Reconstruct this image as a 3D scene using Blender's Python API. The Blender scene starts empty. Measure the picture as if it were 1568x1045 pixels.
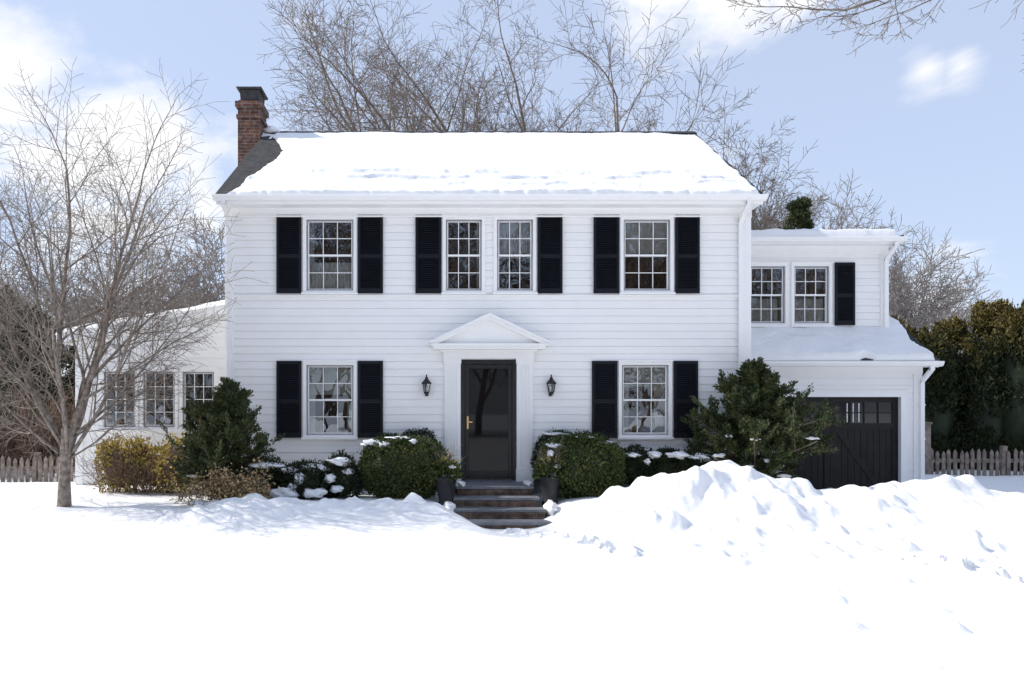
import bpy, math, random
import numpy as np
from mathutils import Vector, Matrix
random.seed(7); rng=np.random.default_rng(7)
sc=bpy.context.scene
# ------------------------------------------------------------------ node helpers
def nmat(name):
    m=bpy.data.materials.new(name); m.use_nodes=True
    nt=m.node_tree; b=nt.nodes['Principled BSDF']
    return m,nt,b
def N(nt,t,**k):
    n=nt.nodes.new(t)
    for a,v in k.items(): setattr(n,a,v)
    return n
def ramp(nt,stops):
    r=nt.nodes.new('ShaderNodeValToRGB'); e=r.color_ramp.elements
    while len(e)<len(stops): e.new(.5)
    for i,(p,c) in enumerate(stops):
        e[i].position=p; e[i].color=(c[0],c[1],c[2],1)
    return r
def M(name,c,rough=.6,var=.12,scale=4,bump=0,bscale=40,metal=0,spec=.4,dist=.01,c2=None):
    m,nt,b=nmat(name); L=nt.links.new
    tc=N(nt,'ShaderNodeTexCoord')
    n=N(nt,'ShaderNodeTexNoise'); n.inputs['Scale'].default_value=scale; n.inputs['Detail'].default_value=6
    L(tc.outputs['Object'],n.inputs['Vector'])
    lo=[max(0,x*(1-var)) for x in c] if c2 is None else c2
    r=ramp(nt,[(.3,lo),(.7,[min(1,x*(1+var*.5)) for x in c])]); L(n.outputs['Fac'],r.inputs[0]); L(r.outputs[0],b.inputs['Base Color'])
    b.inputs['Roughness'].default_value=rough; b.inputs['Metallic'].default_value=metal
    b.inputs['Specular IOR Level'].default_value=spec
    if bump:
        n2=N(nt,'ShaderNodeTexNoise'); n2.inputs['Scale'].default_value=bscale; n2.inputs['Detail'].default_value=5
        L(tc.outputs['Object'],n2.inputs['Vector'])
        bp=N(nt,'ShaderNodeBump'); bp.inputs['Strength'].default_value=bump; bp.inputs['Distance'].default_value=dist
        L(n2.outputs['Fac'],bp.inputs['Height']); L(bp.outputs[0],b.inputs['Normal'])
    return m
def leafmat(name,stops,rough=.55,zgold=None):
    m,nt,b=nmat(name); L=nt.links.new
    g=N(nt,'ShaderNodeNewGeometry'); tc=N(nt,'ShaderNodeTexCoord')
    n=N(nt,'ShaderNodeTexNoise'); n.inputs['Scale'].default_value=3.5; n.inputs['Detail'].default_value=3
    L(tc.outputs['Object'],n.inputs['Vector'])
    a=N(nt,'ShaderNodeMath',operation='MULTIPLY'); a.inputs[1].default_value=.55; L(g.outputs['Random Per Island'],a.inputs[0])
    a2=N(nt,'ShaderNodeMath',operation='MULTIPLY_ADD'); a2.inputs[1].default_value=.9; a2.inputs[2].default_value=-.2; L(n.outputs['Fac'],a2.inputs[0])
    s=N(nt,'ShaderNodeMath',operation='ADD',use_clamp=True); L(a.outputs[0],s.inputs[0]); L(a2.outputs[0],s.inputs[1])
    r=ramp(nt,stops); L(s.outputs[0],r.inputs[0]); out=r.outputs[0]
    if zgold:
        z0,z1,col=zgold
        sx=N(nt,'ShaderNodeSeparateXYZ'); L(tc.outputs['Object'],sx.inputs[0])
        ns=N(nt,'ShaderNodeMath',operation='MULTIPLY_ADD'); ns.inputs[1].default_value=2.2; L(n.outputs['Fac'],ns.inputs[0]); L(sx.outputs['Z'],ns.inputs[2])
        mr=N(nt,'ShaderNodeMapRange'); mr.inputs[1].default_value=z0; mr.inputs[2].default_value=z1; mr.inputs[4].default_value=.8
        L(ns.outputs[0],mr.inputs[0])
        mr2=N(nt,'ShaderNodeMath',operation='MULTIPLY'); ra=N(nt,'ShaderNodeMath',operation='MULTIPLY_ADD'); ra.inputs[1].default_value=.8; ra.inputs[2].default_value=.35
        L(g.outputs['Random Per Island'],ra.inputs[0]); L(mr.outputs[0],mr2.inputs[0]); L(ra.outputs[0],mr2.inputs[1]); mr2.use_clamp=True
        mx=N(nt,'ShaderNodeMix',data_type='RGBA'); mx.inputs[7].default_value=(*col,1)
        L(mr2.outputs[0],mx.inputs[0]); L(out,mx.inputs[6]); out=mx.outputs[2]
    L(out,b.inputs['Base Color']); b.inputs['Roughness'].default_value=rough; b.inputs['Specular IOR Level'].default_value=.25
    return m
# ------------------------------------------------------------------ materials
WHITE=M('white_paint',(.91,.905,.89),.45,.02,3,.03,60)
TRIM=M('white_trim',(.91,.905,.895),.4,.02,5)
SHUT=M('navy_black_paint',(.006,.007,.012),.5,.3,8,spec=.22)
BLACK=M('black_metal',(.012,.012,.013),.35,.3,20)
DOORM=M('black_door',(.012,.011,.012),.35,.3,6)
GAR=M('garage_door_paint',(.016,.0135,.0135),.5,.3,6,spec=.25)
FOUND=M('foundation',(.32,.31,.3),.9,.25,6,.4)
BRASS=M('brass',(.6,.42,.18),.3,.1,5,metal=1)
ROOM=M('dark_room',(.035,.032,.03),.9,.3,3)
CURT=M('curtain',(.62,.61,.58),.9,.15,14)
BLIND=M('roller_shade',(.42,.40,.36),.9,.1,3)
STONE=M('slate_tread',(.17,.18,.2),.8,.3,9,.4,30)
POT=M('dark_planter',(.02,.021,.024),.6,.3,9,.2)
WOODG=M('weathered_wood',(.28,.23,.195),.9,.35,9,.4,60,c2=(.12,.095,.08))
BARK=M('bark_grey',(.25,.205,.17),.9,.4,7,.6,40,c2=(.10,.08,.068))
BARKL=M('bark_light',(.30,.25,.21),.9,.4,14,.7,60,c2=(.11,.088,.072))
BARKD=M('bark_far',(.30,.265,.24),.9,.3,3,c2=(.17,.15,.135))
BRUSH=M('brush_brown',(.20,.135,.10),.9,.4,2,c2=(.08,.055,.04))
METALF=M('flashing_metal',(.06,.055,.055),.55,.4,9,metal=.4)
BOX=leafmat('boxwood_leaves',[(0,(.012,.022,.006)),(.4,(.04,.062,.016)),(.75,(.10,.125,.035)),(1,(.22,.18,.06))])
YEW=leafmat('yew_leaves',[(0,(.006,.012,.006)),(.6,(.024,.036,.015)),(1,(.075,.08,.03))])
JUN=leafmat('juniper_leaves',[(0,(.010,.017,.007)),(.4,(.035,.052,.02)),(.75,(.095,.115,.04)),(1,(.22,.15,.065))])
EUO=leafmat('euonymus_leaves',[(0,(.14,.11,.02)),(.4,(.40,.31,.07)),(.75,(.60,.46,.13)),(1,(.62,.33,.12))])
DEAD=leafmat('dry_leaves',[(0,(.16,.11,.05)),(.5,(.38,.27,.14)),(1,(.55,.42,.22))])
ARB=leafmat('arborvitae_leaves',[(0,(.005,.010,.004)),(.5,(.018,.028,.009)),(1,(.06,.065,.02))],zgold=(3.7,5.4,(.25,.18,.045)))
def snow_mat():
    m,nt,b=nmat('snow'); L=nt.links.new
    tc=N(nt,'ShaderNodeTexCoord')
    b.inputs['Base Color'].default_value=(.88,.885,.895,1); b.inputs['Roughness'].default_value=.65; b.inputs['Specular IOR Level'].default_value=.15
    n=N(nt,'ShaderNodeTexNoise'); n.inputs['Scale'].default_value=7; n.inputs['Detail'].default_value=9; n.inputs['Roughness'].default_value=.66
    L(tc.outputs['Object'],n.inputs['Vector'])
    bp=N(nt,'ShaderNodeBump'); bp.inputs['Strength'].default_value=.6; bp.inputs['Distance'].default_value=.04
    L(n.outputs['Fac'],bp.inputs['Height']); L(bp.outputs[0],b.inputs['Normal'])
    return m
SNOW=snow_mat()
def brick_mat(name,c1,c2,mort,sc_):
    m,nt,b=nmat(name); L=nt.links.new
    tc=N(nt,'ShaderNodeTexCoord'); sx=N(nt,'ShaderNodeSeparateXYZ'); L(tc.outputs['Object'],sx.inputs[0])
    ad=N(nt,'ShaderNodeMath',operation='ADD'); L(sx.outputs[0],ad.inputs[0]); L(sx.outputs[1],ad.inputs[1])
    cb=N(nt,'ShaderNodeCombineXYZ'); L(ad.outputs[0],cb.inputs[0]); L(sx.outputs[2],cb.inputs[1])
    br=N(nt,'ShaderNodeTexBrick'); br.inputs['Scale'].default_value=sc_; br.inputs['Color1'].default_value=(*c1,1); br.inputs['Color2'].default_value=(*c2,1); br.inputs['Mortar'].default_value=(*mort,1)
    br.inputs['Mortar Size'].default_value=.02; br.inputs['Brick Width'].default_value=.5; br.inputs['Row Height'].default_value=.17
    L(cb.outputs[0],br.inputs['Vector'])
    n=N(nt,'ShaderNodeTexNoise'); n.inputs['Scale'].default_value=7; n.inputs['Detail'].default_value=6; L(tc.outputs['Object'],n.inputs['Vector'])
    mx=N(nt,'ShaderNodeMix',data_type='RGBA',blend_type='MULTIPLY'); mx.inputs[0].default_value=.85
    r=ramp(nt,[(.35,(.28,.26,.26)),(.65,(1,1,1))]); L(n.outputs['Fac'],r.inputs[0])
    L(br.outputs['Color'],mx.inputs[6]); L(r.outputs[0],mx.inputs[7]); L(mx.outputs[2],b.inputs['Base Color'])
    bp=N(nt,'ShaderNodeBump',invert=True); bp.inputs['Strength'].default_value=.6; bp.inputs['Distance'].default_value=.01
    L(br.outputs['Fac'],bp.inputs['Height']); L(bp.outputs[0],b.inputs['Normal']); b.inputs['Roughness'].default_value=.9
    return m
BRICK=brick_mat('chimney_brick',(.24,.10,.055),(.12,.055,.04),(.24,.21,.19),2.4)
STEPB=brick_mat('step_brick',(.2,.12,.08),(.12,.08,.06),(.2,.18,.16),2.4)
SHING=brick_mat('asphalt_shingles',(.06,.06,.065),(.035,.035,.04),(.015,.015,.015),3.2)
def glass_mat():
    m=bpy.data.materials.new('window_glass'); m.use_nodes=True; nt=m.node_tree; nt.nodes.clear(); L=nt.links.new
    o=N(nt,'ShaderNodeOutputMaterial'); mx=N(nt,'ShaderNodeMixShader'); t=N(nt,'ShaderNodeBsdfTransparent'); g=N(nt,'ShaderNodeBsdfGlossy')
    t.inputs[0].default_value=(.72,.75,.75,1); g.inputs['Roughness'].default_value=.0; g.inputs[0].default_value=(.9,.95,1,1)
    tc=N(nt,'ShaderNodeTexCoord'); n=N(nt,'ShaderNodeTexNoise'); n.inputs['Scale'].default_value=3.; n.inputs['Detail'].default_value=1; L(tc.outputs['Object'],n.inputs['Vector'])
    bp=N(nt,'ShaderNodeBump'); bp.inputs['Strength'].default_value=.12; bp.inputs['Distance'].default_value=.02; L(n.outputs['Fac'],bp.inputs['Height']); L(bp.outputs[0],g.inputs['Normal'])
    lw=N(nt,'ShaderNodeLayerWeight'); lw.inputs['Blend'].default_value=.3
    ma=N(nt,'ShaderNodeMath',operation='MULTIPLY_ADD',use_clamp=True); ma.inputs[1].default_value=.7; ma.inputs[2].default_value=.15; L(lw.outputs['Fresnel'],ma.inputs[0])
    L(ma.outputs[0],mx.inputs[0]); L(t.outputs[0],mx.inputs[1]); L(g.outputs[0],mx.inputs[2]); L(mx.outputs[0],o.inputs[0])
    return m
GLASS=glass_mat()
# ------------------------------------------------------------------ mesh helpers
class MB:
    def __init__(s): s.v=[]; s.f=[]
    def poly(s,*ps):
        i=len(s.v); s.v+= [tuple(p) for p in ps]; s.f.append(tuple(range(i,i+len(ps))))
    def box(s,x0,x1,y0,y1,z0,z1):
        i=len(s.v)
        s.v+=[(x0,y0,z0),(x1,y0,z0),(x1,y1,z0),(x0,y1,z0),(x0,y0,z1),(x1,y0,z1),(x1,y1,z1),(x0,y1,z1)]
        s.f+=[(i,i+3,i+2,i+1),(i+4,i+5,i+6,i+7),(i,i+1,i+5,i+4),(i+1,i+2,i+6,i+5),(i+2,i+3,i+7,i+6),(i+3,i,i+4,i+7)]
    def prism(s,pts,axis,a,b):
        def mk(p,t): return (t,p[0],p[1]) if axis==0 else (p[0],t,p[1])
        i=len(s.v); n=len(pts)
        s.v+=[mk(p,a) for p in pts]+[mk(p,b) for p in pts]
        s.f.append(tuple(range(i,i+n))); s.f.append(tuple(range(i+2*n-1,i+n-1,-1)))
        for k in range(n): s.f.append((i+k,i+(k+1)%n,i+n+(k+1)%n,i+n+k))
    def lathe(s,cx,cy,prof,n=12,rot=0):
        i=len(s.v)
        for r,z in prof:
            for k in range(n):
                a=rot+2*math.pi*k/n; s.v.append((cx+r*math.cos(a),cy+r*math.sin(a),z))
        for j in range(len(prof)-1):
            for k in range(n):
                a=i+j*n+k; b=i+j*n+(k+1)%n; s.f.append((a,b,b+n,a+n))
        s.f.append(tuple(i+k for k in range(n))[::-1]); s.f.append(tuple(i+(len(prof)-1)*n+k for k in range(n)))
    def seg(s,a,b,w,h):
        a=Vector(a); b=Vector(b); d=(b-a).normalized(); up=Vector((0,1,0)) if abs(d.y)<.9 else Vector((0,0,1))
        u=d.cross(up).normalized()*w/2; v=up*h/2; i=len(s.v)
        for p in (a,b): s.v+=[tuple(p+u+v),tuple(p-u+v),tuple(p-u-v),tuple(p+u-v)]
        s.f+=[(i,i+1,i+2,i+3),(i+7,i+6,i+5,i+4)]+[(i+k,i+4+k,i+4+(k+1)%4,i+(k+1)%4) for k in range(4)]
    def blob(s,c,r,seed=0,amp=.18,nu=18,nv=12):
        i=len(s.v); rs=np.random.default_rng(seed); ph=rs.uniform(0,6.28,6)
        for a in range(nv+1):
            th=math.pi*a/nv
            for k in range(nu):
                f=2*math.pi*k/nu
                d=(math.sin(th)*math.cos(f),math.sin(th)*math.sin(f),math.cos(th))
                q=1+amp*(math.sin(3*d[0]+ph[0])+math.sin(4*d[1]+ph[1])+math.sin(5*d[0]+4*d[2]+ph[2])+.8*math.sin(8*d[1]-6*d[0]+ph[3])+.5*math.sin(11*d[0]+9*d[1]+ph[4]))*.6
                s.v.append((c[0]+r[0]*d[0]*q,c[1]+r[1]*d[1]*q,c[2]+r[2]*d[2]*q))
        for a in range(nv):
            for k in range(nu):
                p=i+a*nu+k; q=i+a*nu+(k+1)%nu; s.f.append((p,q,q+nu,p+nu))
    def obj(s,name,mat,parent=None,smooth=False,bevel=0):
        me=bpy.data.meshes.new(name); me.from_pydata(s.v,[],s.f); me.update()
        o=bpy.data.objects.new(name,me); sc.collection.objects.link(o)
        me.materials.append(mat)
        if smooth: me.polygons.foreach_set('use_smooth',[True]*len(me.polygons))
        if bevel:
            b=o.modifiers.new('b','BEVEL'); b.width=bevel; b.segments=2; b.limit_method='ANGLE'
        if parent: o.parent=parent
        return o
def empty(name):
    o=bpy.data.objects.new(name,None); sc.collection.objects.link(o); return o
def np_obj(name,V,F,mat,parent=None,smooth=False):
    V=np.asarray(V,dtype=np.float32); F=np.asarray(F,dtype=np.int32)
    me=bpy.data.meshes.new(name); k=F.shape[1]
    me.vertices.add(len(V)); me.vertices.foreach_set('co',V.ravel())
    me.loops.add(F.size); me.loops.foreach_set('vertex_index',F.ravel())
    me.polygons.add(len(F)); me.polygons.foreach_set('loop_start',np.arange(0,F.size,k,dtype=np.int32))
    try: me.polygons.foreach_set('loop_total',np.full(len(F),k,dtype=np.int32))
    except Exception: pass
    me.polygons.foreach_set('use_smooth',np.full(len(F),smooth))
    me.update(calc_edges=True); me.validate()
    o=bpy.data.objects.new(name,me); sc.collection.objects.link(o); me.materials.append(mat)
    if parent: o.parent=parent
    return o
def vnoise(x,y,seed=0):
    xi=np.floor(x).astype(np.int64); yi=np.floor(y).astype(np.int64); fx=x-xi; fy=y-yi
    fx=fx*fx*(3-2*fx); fy=fy*fy*(3-2*fy)
    def h(a,b):
        n=(a*374761393+b*668265263+seed*974711)&0x7fffffff
        n=((n^(n>>13))*1274126177)&0x7fffffff
        return ((n^(n>>16))&0xffff)/65535.
    return (h(xi,yi)*(1-fx)+h(xi+1,yi)*fx)*(1-fy)+(h(xi,yi+1)*(1-fx)+h(xi+1,yi+1)*fx)*fy
def fbm(x,y,seed=0,o=4):
    t=0;a=.5
    for k in range(o): t=t+a*(vnoise(x,y,seed+k)-.5)*2; x,y=x*1.7+y*1.1+7.1,y*1.7-x*1.1+3.3; a*=.5
    return t
def sstep(a,b,x):
    t=np.clip((x-a)/(b-a),0,1); return t*t*(3-2*t)
# ------------------------------------------------------------------ siding
def siding(mb,o,u,n,ur,z0,z1,opens=(),ex=.135,lip=.013,gap=.006):
    def P(a,z,off): return (o[0]+u[0]*a+n[0]*off,o[1]+u[1]*a+n[1]*off,z)
    za=z0
    while za<z1-1e-4:
        zb=min(za+ex,z1)
        g=min(gap,(zb-za)*.4)
        cuts=sorted({za,za+g,zb}|{q for op in opens for q in (op[2],op[3]) if za<q<zb})
        for ci in range(len(cuts)-1):
            c0,c1=cuts[ci],cuts[ci+1]; mid=(c0+c1)/2
            a0,b0=ur(c0); a1,b1=ur(c1)
            bl=sorted([(op[0],op[1]) for op in opens if op[2]<mid<op[3]])
            iv=[]; xs=a0; xs1=a1
            for (p,q) in bl:
                iv.append((xs,p,xs1,p)); xs=xs1=q
            iv.append((xs,b0,xs1,b1))
            ing=mid<za+g
            f0=.002+lip*(1-(c0-za)/ex); f1=.002+lip*(1-(c1-za)/ex)
            for (p,q,p1,q1) in iv:
                if q<=p: continue
                if ing: mb.poly(P(p,c0,-.008),P(q,c0,-.008),P(q1,c1,-.008),P(p1,c1,-.008))
                else: mb.poly(P(p,c0,f0),P(q,c0,f0),P(q1,c1,f1),P(p1,c1,f1))
                if abs(c1-(za+g))<1e-6: mb.poly(P(p1,c1,f1),P(q1,c1,f1),P(q1,c1,-.008),P(p1,c1,-.008))
                if ci==0: mb.poly(P(p,c0,.002),P(q,c0,.002),P(q,c0,-.008),P(p,c0,-.008))
        za=zb
house=empty('white_colonial_house')
up=[(-3.30,-2.34,3.50,4.86),(-.82,-.06,3.50,4.86),(.09,.85,3.50,4.86),(2.34,3.29,3.50,4.86)]
lo=[(-3.30,-2.34,.93,2.275),(2.31,3.26,.93,2.275)]
door_op=(-.49,.49,.17,2.31)
WX0,WX1=-4.66,4.64
s=MB()
siding(s,(0,0),(1,0),(0,-1),lambda z:(WX0,WX1),.25,4.95,up+lo+[door_op])
def gab(z):
    if z<5.0: return (0,6.84)
    d=(z-5.0)/.624; return (min(d,3.42),max(6.84-d,3.42))
siding(s,(WX0,0),(0,1),(-1,0),gab,.25,7.1)
siding(s,(WX1,0),(0,1),(1,0),gab,.25,7.1)
s.obj('siding',WHITE,house)
t=MB()
t.poly((WX0,6.84,-.5),(WX1,6.84,-.5),(WX1,6.84,5),(WX0,6.84,5))
t.obj('back_wall',WHITE,house)
f=MB(); f.box(WX0+.03,WX1-.03,.03,6.8,-.6,.25); f.obj('foundation',FOUND,house)
# trim
t=MB()
for x0,x1 in ((WX0-.025,WX0+.13),(WX1-.13,WX1+.025)):
    t.box(x0,x1,-.035,.13,.22,4.9)
t.box(WX0-.03,WX1+.03,-.045,.1,4.86,5.02)
t.box(WX0-.03,WX1+.03,-.07,.1,4.835,4.865)
t.box(WX0+.135,WX1-.135,-.034,.0,3.425,3.462)
t.box(WX0-.08,WX1+.10,-.36,.1,5.0,5.035)
t.box(WX0-.08,WX1+.10,-.385,-.36,4.98,5.12)
for xs in (WX0-.075,WX1+.045):
    for sgn in (0,1):
        y0=-.36 if sgn==0 else 7.2
        t.prism([(y0,4.98),(3.42,7.33),(3.42,7.46),(y0,5.115)],0,xs,xs+.03)
t.obj('trim_boards',TRIM,house)
def gutter(mb,x0,x1,y,z,w=.11,h=.1):
    mb.prism([(y,z+h),(y-w*.9,z+h),(y-w,z+h*.92),(y-w*.93,z+h*.6),(y-w*.6,z+.01),(y-.0,z)],0,x0,x1)
g=MB(); gutter(g,WX0-.12,WX1+.14,-.387,5.03)
def seg_y(mb,x,ya,za,yb,zb,w,th): mb.prism([(ya,za-th/2),(ya,za+th/2),(yb,zb+th/2),(yb,zb-th/2)],0,x-w/2,x+w/2)
def spout(mb,x,yw,z0,z1,yg,w=.075):
    mb.box(x-w/2,x+w/2,yw-.095,yw-.035,z0,z1-.24)
    seg_y(mb,x,yw-.065,z1-.25,yg,z1-.03,w,.07); mb.box(x-w/2,x+w/2,yg-.03,yg+.03,z1-.05,z1+.03)
    for z in (z0+.5,(z0+z1)/2,z1-.7): mb.box(x-w/2-.012,x+w/2+.012,yw-.1,yw-.03,z,z+.025)
spout(g,WX0+.06,-.0,.1,5.02,-.44); spout(g,WX1-.17,-.0,.1,5.02,-.44)
g.obj('gutters_and_downspouts',TRIM,house)
r=MB()
rx0,rx1=WX0-.10,WX1+.11
for (ya,za,yb,zb) in ((-.40,5.10,3.42,7.48),(7.24,5.10,3.42,7.48)):
    r.prism([(ya,za-.0),(ya,za+.05),(yb,zb+.05),(yb,zb-.03)],0,rx0,rx1)
r.prism([(3.27,7.44),(3.27,7.475),(3.42,7.565),(3.57,7.475),(3.57,7.44)],0,rx0,rx1)
r.obj('shingle_roof',SHING,house)
# ------------------------------------------------------------------ roof snow
def roof_snow(name,x0,x1,y0,z0,y1,z1,thick,dx=.03,parent=None):
    Ls=math.hypot(y1-y0,z1-z0); nx=int((x1-x0)/dx)+1; nt=int(Ls/dx)+1
    X,T=np.meshgrid(np.linspace(x0,x1,nx),np.linspace(0,1,nt))
    ny,nz=-(z1-z0)/Ls,(y1-y0)/Ls
    H=thick(X,T*Ls,Ls)
    H[0,:]=-.04; H[-1,:]=-.04; H[:,0]=-.04; H[:,-1]=-.04
    V=np.stack([X,y0+(y1-y0)*T+ny*H,z0+(z1-z0)*T+nz*H],-1).reshape(-1,3)
    i=np.arange(nx*nt).reshape(nt,nx)
    F=np.stack([i[:-1,:-1],i[:-1,1:],i[1:,1:],i[1:,:-1]],-1).reshape(-1,4)
    return np_obj(name,V,F,SNOW,parent,True)
def th_main(X,S,Ls):
    t=S/Ls
    xb=np.interp(t,[0,.05,.2,.45,.66,.8,.92,1],[-4.62,-4.55,-4.45,-4.2,-4.12,-4.3,-4.55,-4.6])+fbm(X*5,S*5,3)*.06
    h=.07+fbm(X*.9,S*1.2,5)*.035+fbm(X*5,S*6,9)*.018
    for (sc_,cc,wd,am,sd_) in ((.5,.78,.06,.055,21),(.45,1.12,.09,.055,31),(.8,.45,.05,.03,51)):
        c=cc+fbm(X*sc_,X*0+sd_,sd_)*.22+fbm(X*4,X*0+sd_,sd_+3)*.05
        u=(S-c)/wd
        h=h+am*np.where(u>0,np.exp(-u*u*.12),np.exp(-u*u*2.5))*sstep(-.08,.2,fbm(X*1.3,X*0+S*.5,sd_+7)+.05)
    left=sstep(0,.14,X-xb)
    e=fbm(X*4,S*3,44)*.07
    right=sstep(0,.1,(4.72-X)+e)
    topx=sstep(0,.12,(Ls-S)-.05+e*.6)
    patch=sstep(0,.2,np.hypot((X-4.55)/1.0,(S-Ls)/.45)-.6+e)
    bot=sstep(-.01,.06,S+fbm(X*7,S*0,46)*.06)
    m=left*right*topx*patch*bot
    return -.03+(h+.03)*m
roof_snow('roof_snow',rx0,rx1,-.43,5.125,3.34,7.475,th_main,parent=house)
# ------------------------------------------------------------------ chimney
c=MB(); c.box(-5.24,-4.765,3.0,3.62,-.3,8.0); c.obj('brick_chimney',BRICK,house)
c=MB(); c.box(-5.27,-4.735,2.97,3.65,7.70,7.78); c.box(-5.29,-4.715,2.95,3.67,7.94,8.06); c.obj('chimney_corbel',BRICK,house)
c=MB()
def fr(mb,cx,cy,a0,b0,z0,a1,b1,z1):
    i=len(mb.v)
    for (a,b,z) in ((a0,b0,z0),(a1,b1,z1)): mb.v+=[(cx-a,cy-b,z),(cx+a,cy-b,z),(cx+a,cy+b,z),(cx-a,cy+b,z)]
    mb.f+=[(i+3,i+2,i+1,i),(i+4,i+5,i+6,i+7)]+[(i+k,i+(k+1)%4,i+4+(k+1)%4,i+4+k) for k in range(4)]
fr(c,-5.0,3.31,.19,.26,8.06,.21,.28,8.33); fr(c,-5.0,3.31,.26,.33,8.335,.275,.35,8.37)
fr(c,-5.0,3.31,.275,.33,8.05,.20,.27,8.12)
c.obj('chimney_cap',METALF,house)
c=MB(); c.poly((-4.76,2.95,7.2),(-4.5,2.95,7.25),(-4.5,3.3,7.47),(-4.76,3.3,7.5)); c.blob((-4.62,3.42,7.56),(.2,.2,.09),3); c.obj('chimney_snow',SNOW,house,True)
# ------------------------------------------------------------------ windows
def window(tr,gl,rm,cu,x0,x1,z0,z1,y,cols=3,rows=2,double=True,cas=.06,shade=0,curtain=None,proud=.04,sill=True):
    yf=y-proud
    tr.box(x0,x0+cas,yf,y+.03,z0,z1); tr.box(x1-cas,x1,yf,y+.03,z0,z1)
    tr.box(x0+cas,x1-cas,yf,y+.03,z1-cas,z1); tr.box(x0+cas,x1-cas,yf,y+.03,z0,z0+cas*.6)
    tr.box(x0-.01,x1+.01,yf-.02,y+.0,z1,z1+.025)
    if sill: tr.box(x0-.02,x1+.02,yf-.045,y+.0,z0-.035,z0)
    a,b,c,d=x0+cas,x1-cas,z0+cas*.6,z1-cas
    for (p,q) in ((a,a+.012),(b-.012,b)): tr.box(p,q,y+.03,y+.12,c,d)
    tr.box(a,b,y+.03,y+.12,d-.012,d); tr.box(a,b,y+.03,y+.12,c,c+.012)
    a+=.012;b-=.012;c+=.012;d-=.012
    for (p,q) in ((a,a+.012),(b-.012,b)): dk.box(p,q,y+.0,y+.013,c,d)
    dk.box(a+.012,b-.012,y+.0,y+.013,d-.012,d); dk.box(a+.012,b-.012,y+.0,y+.013,c,c+.012)
    sashes=[(c,(c+d)/2+.015,y+.045),((c+d)/2-.015,d,y+.015)] if double else [(c,d,y+.02)]
    st=.03
    for (s0,s1,ys) in sashes:
        tr.box(a,a+st,ys,ys+.03,s0,s1); tr.box(b-st,b,ys,ys+.03,s0,s1)
        tr.box(a+st,b-st,ys,ys+.03,s0,s0+st*1.1); tr.box(a+st,b-st,ys,ys+.03,s1-st*.9,s1)
        for k in range(1,cols):
            xm=a+st+(b-a-2*st)*k/cols; tr.box(xm-.006,xm+.006,ys+.002,ys+.026,s0+st,s1-st*.9)
        for k in range(1,rows):
            zm=s0+st+(s1-s0-2*st)*k/rows; tr.box(a+st,b-st,ys+.004,ys+.024,zm-.006,zm+.006)
        for kx in range(cols):
            for kz in range(rows):
                xa=a+st+(b-a-2*st)*kx/cols; xb_=a+st+(b-a-2*st)*(kx+1)/cols
                zc=s0+st+(s1-s0-2*st)*kz/rows; zd=s0+st+(s1-s0-2*st)*(kz+1)/rows
                j=lambda: ys+.014+random.uniform(-.0012,.0012)
                gl.poly((xa,j(),zc),(xb_,j(),zc),(xb_,j(),zd),(xa,j(),zd))
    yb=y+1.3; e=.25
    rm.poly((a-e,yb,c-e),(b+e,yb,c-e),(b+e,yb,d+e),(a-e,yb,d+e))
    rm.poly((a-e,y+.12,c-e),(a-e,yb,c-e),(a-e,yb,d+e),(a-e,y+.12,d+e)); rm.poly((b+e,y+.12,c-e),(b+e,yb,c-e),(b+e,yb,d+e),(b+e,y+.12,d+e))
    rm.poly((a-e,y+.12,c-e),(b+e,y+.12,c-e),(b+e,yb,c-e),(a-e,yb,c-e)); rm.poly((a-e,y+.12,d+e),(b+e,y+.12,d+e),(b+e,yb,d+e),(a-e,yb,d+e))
    if shade: bl.box(a,b,y+.13,y+.135,d-(d-c)*shade,d)
    if curtain:
        for (f0,f1,g0,g1) in curtain:
            n=int(24*(f1-f0))+3; X0=a+(b-a)*f0; X1=a+(b-a)*f1
            for k in range(n):
                xa=X0+(X1-X0)*k/n; xb_=X0+(X1-X0)*(k+1)/n
                ya=y+.17+(.02 if k%2 else -.02); yb2=y+.17+(-.02 if k%2 else .02)
                cu.poly((xa,ya,c+(d-c)*g0),(xb_,yb2,c+(d-c)*g0),(xb_,yb2,c+(d-c)*g1),(xa,ya,c+(d-c)*g1))
tr,gl,rm,cu,bl,dk=MB(),MB(),MB(),MB(),MB(),MB()
window(tr,gl,rm,cu,*up[0],0,shade=0,curtain=[(0,1,0,.42),(0,.12,.4,1)])
window(tr,gl,rm,cu,*up[1],0,curtain=[(.88,1,0,1)])
window(tr,gl,rm,cu,*up[2],0,curtain=[(0,1,.48,1)])
window(tr,gl,rm,cu,*up[3],0,shade=.5)
window(tr,gl,rm,cu,*lo[0],0,shade=.42,curtain=[(0,.15,0,.6),(.85,1,0,.6)])
window(tr,gl,rm,cu,*lo[1],0,shade=.3,curtain=[(0,.2,0,1),(.75,1,.0,1)])
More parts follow.
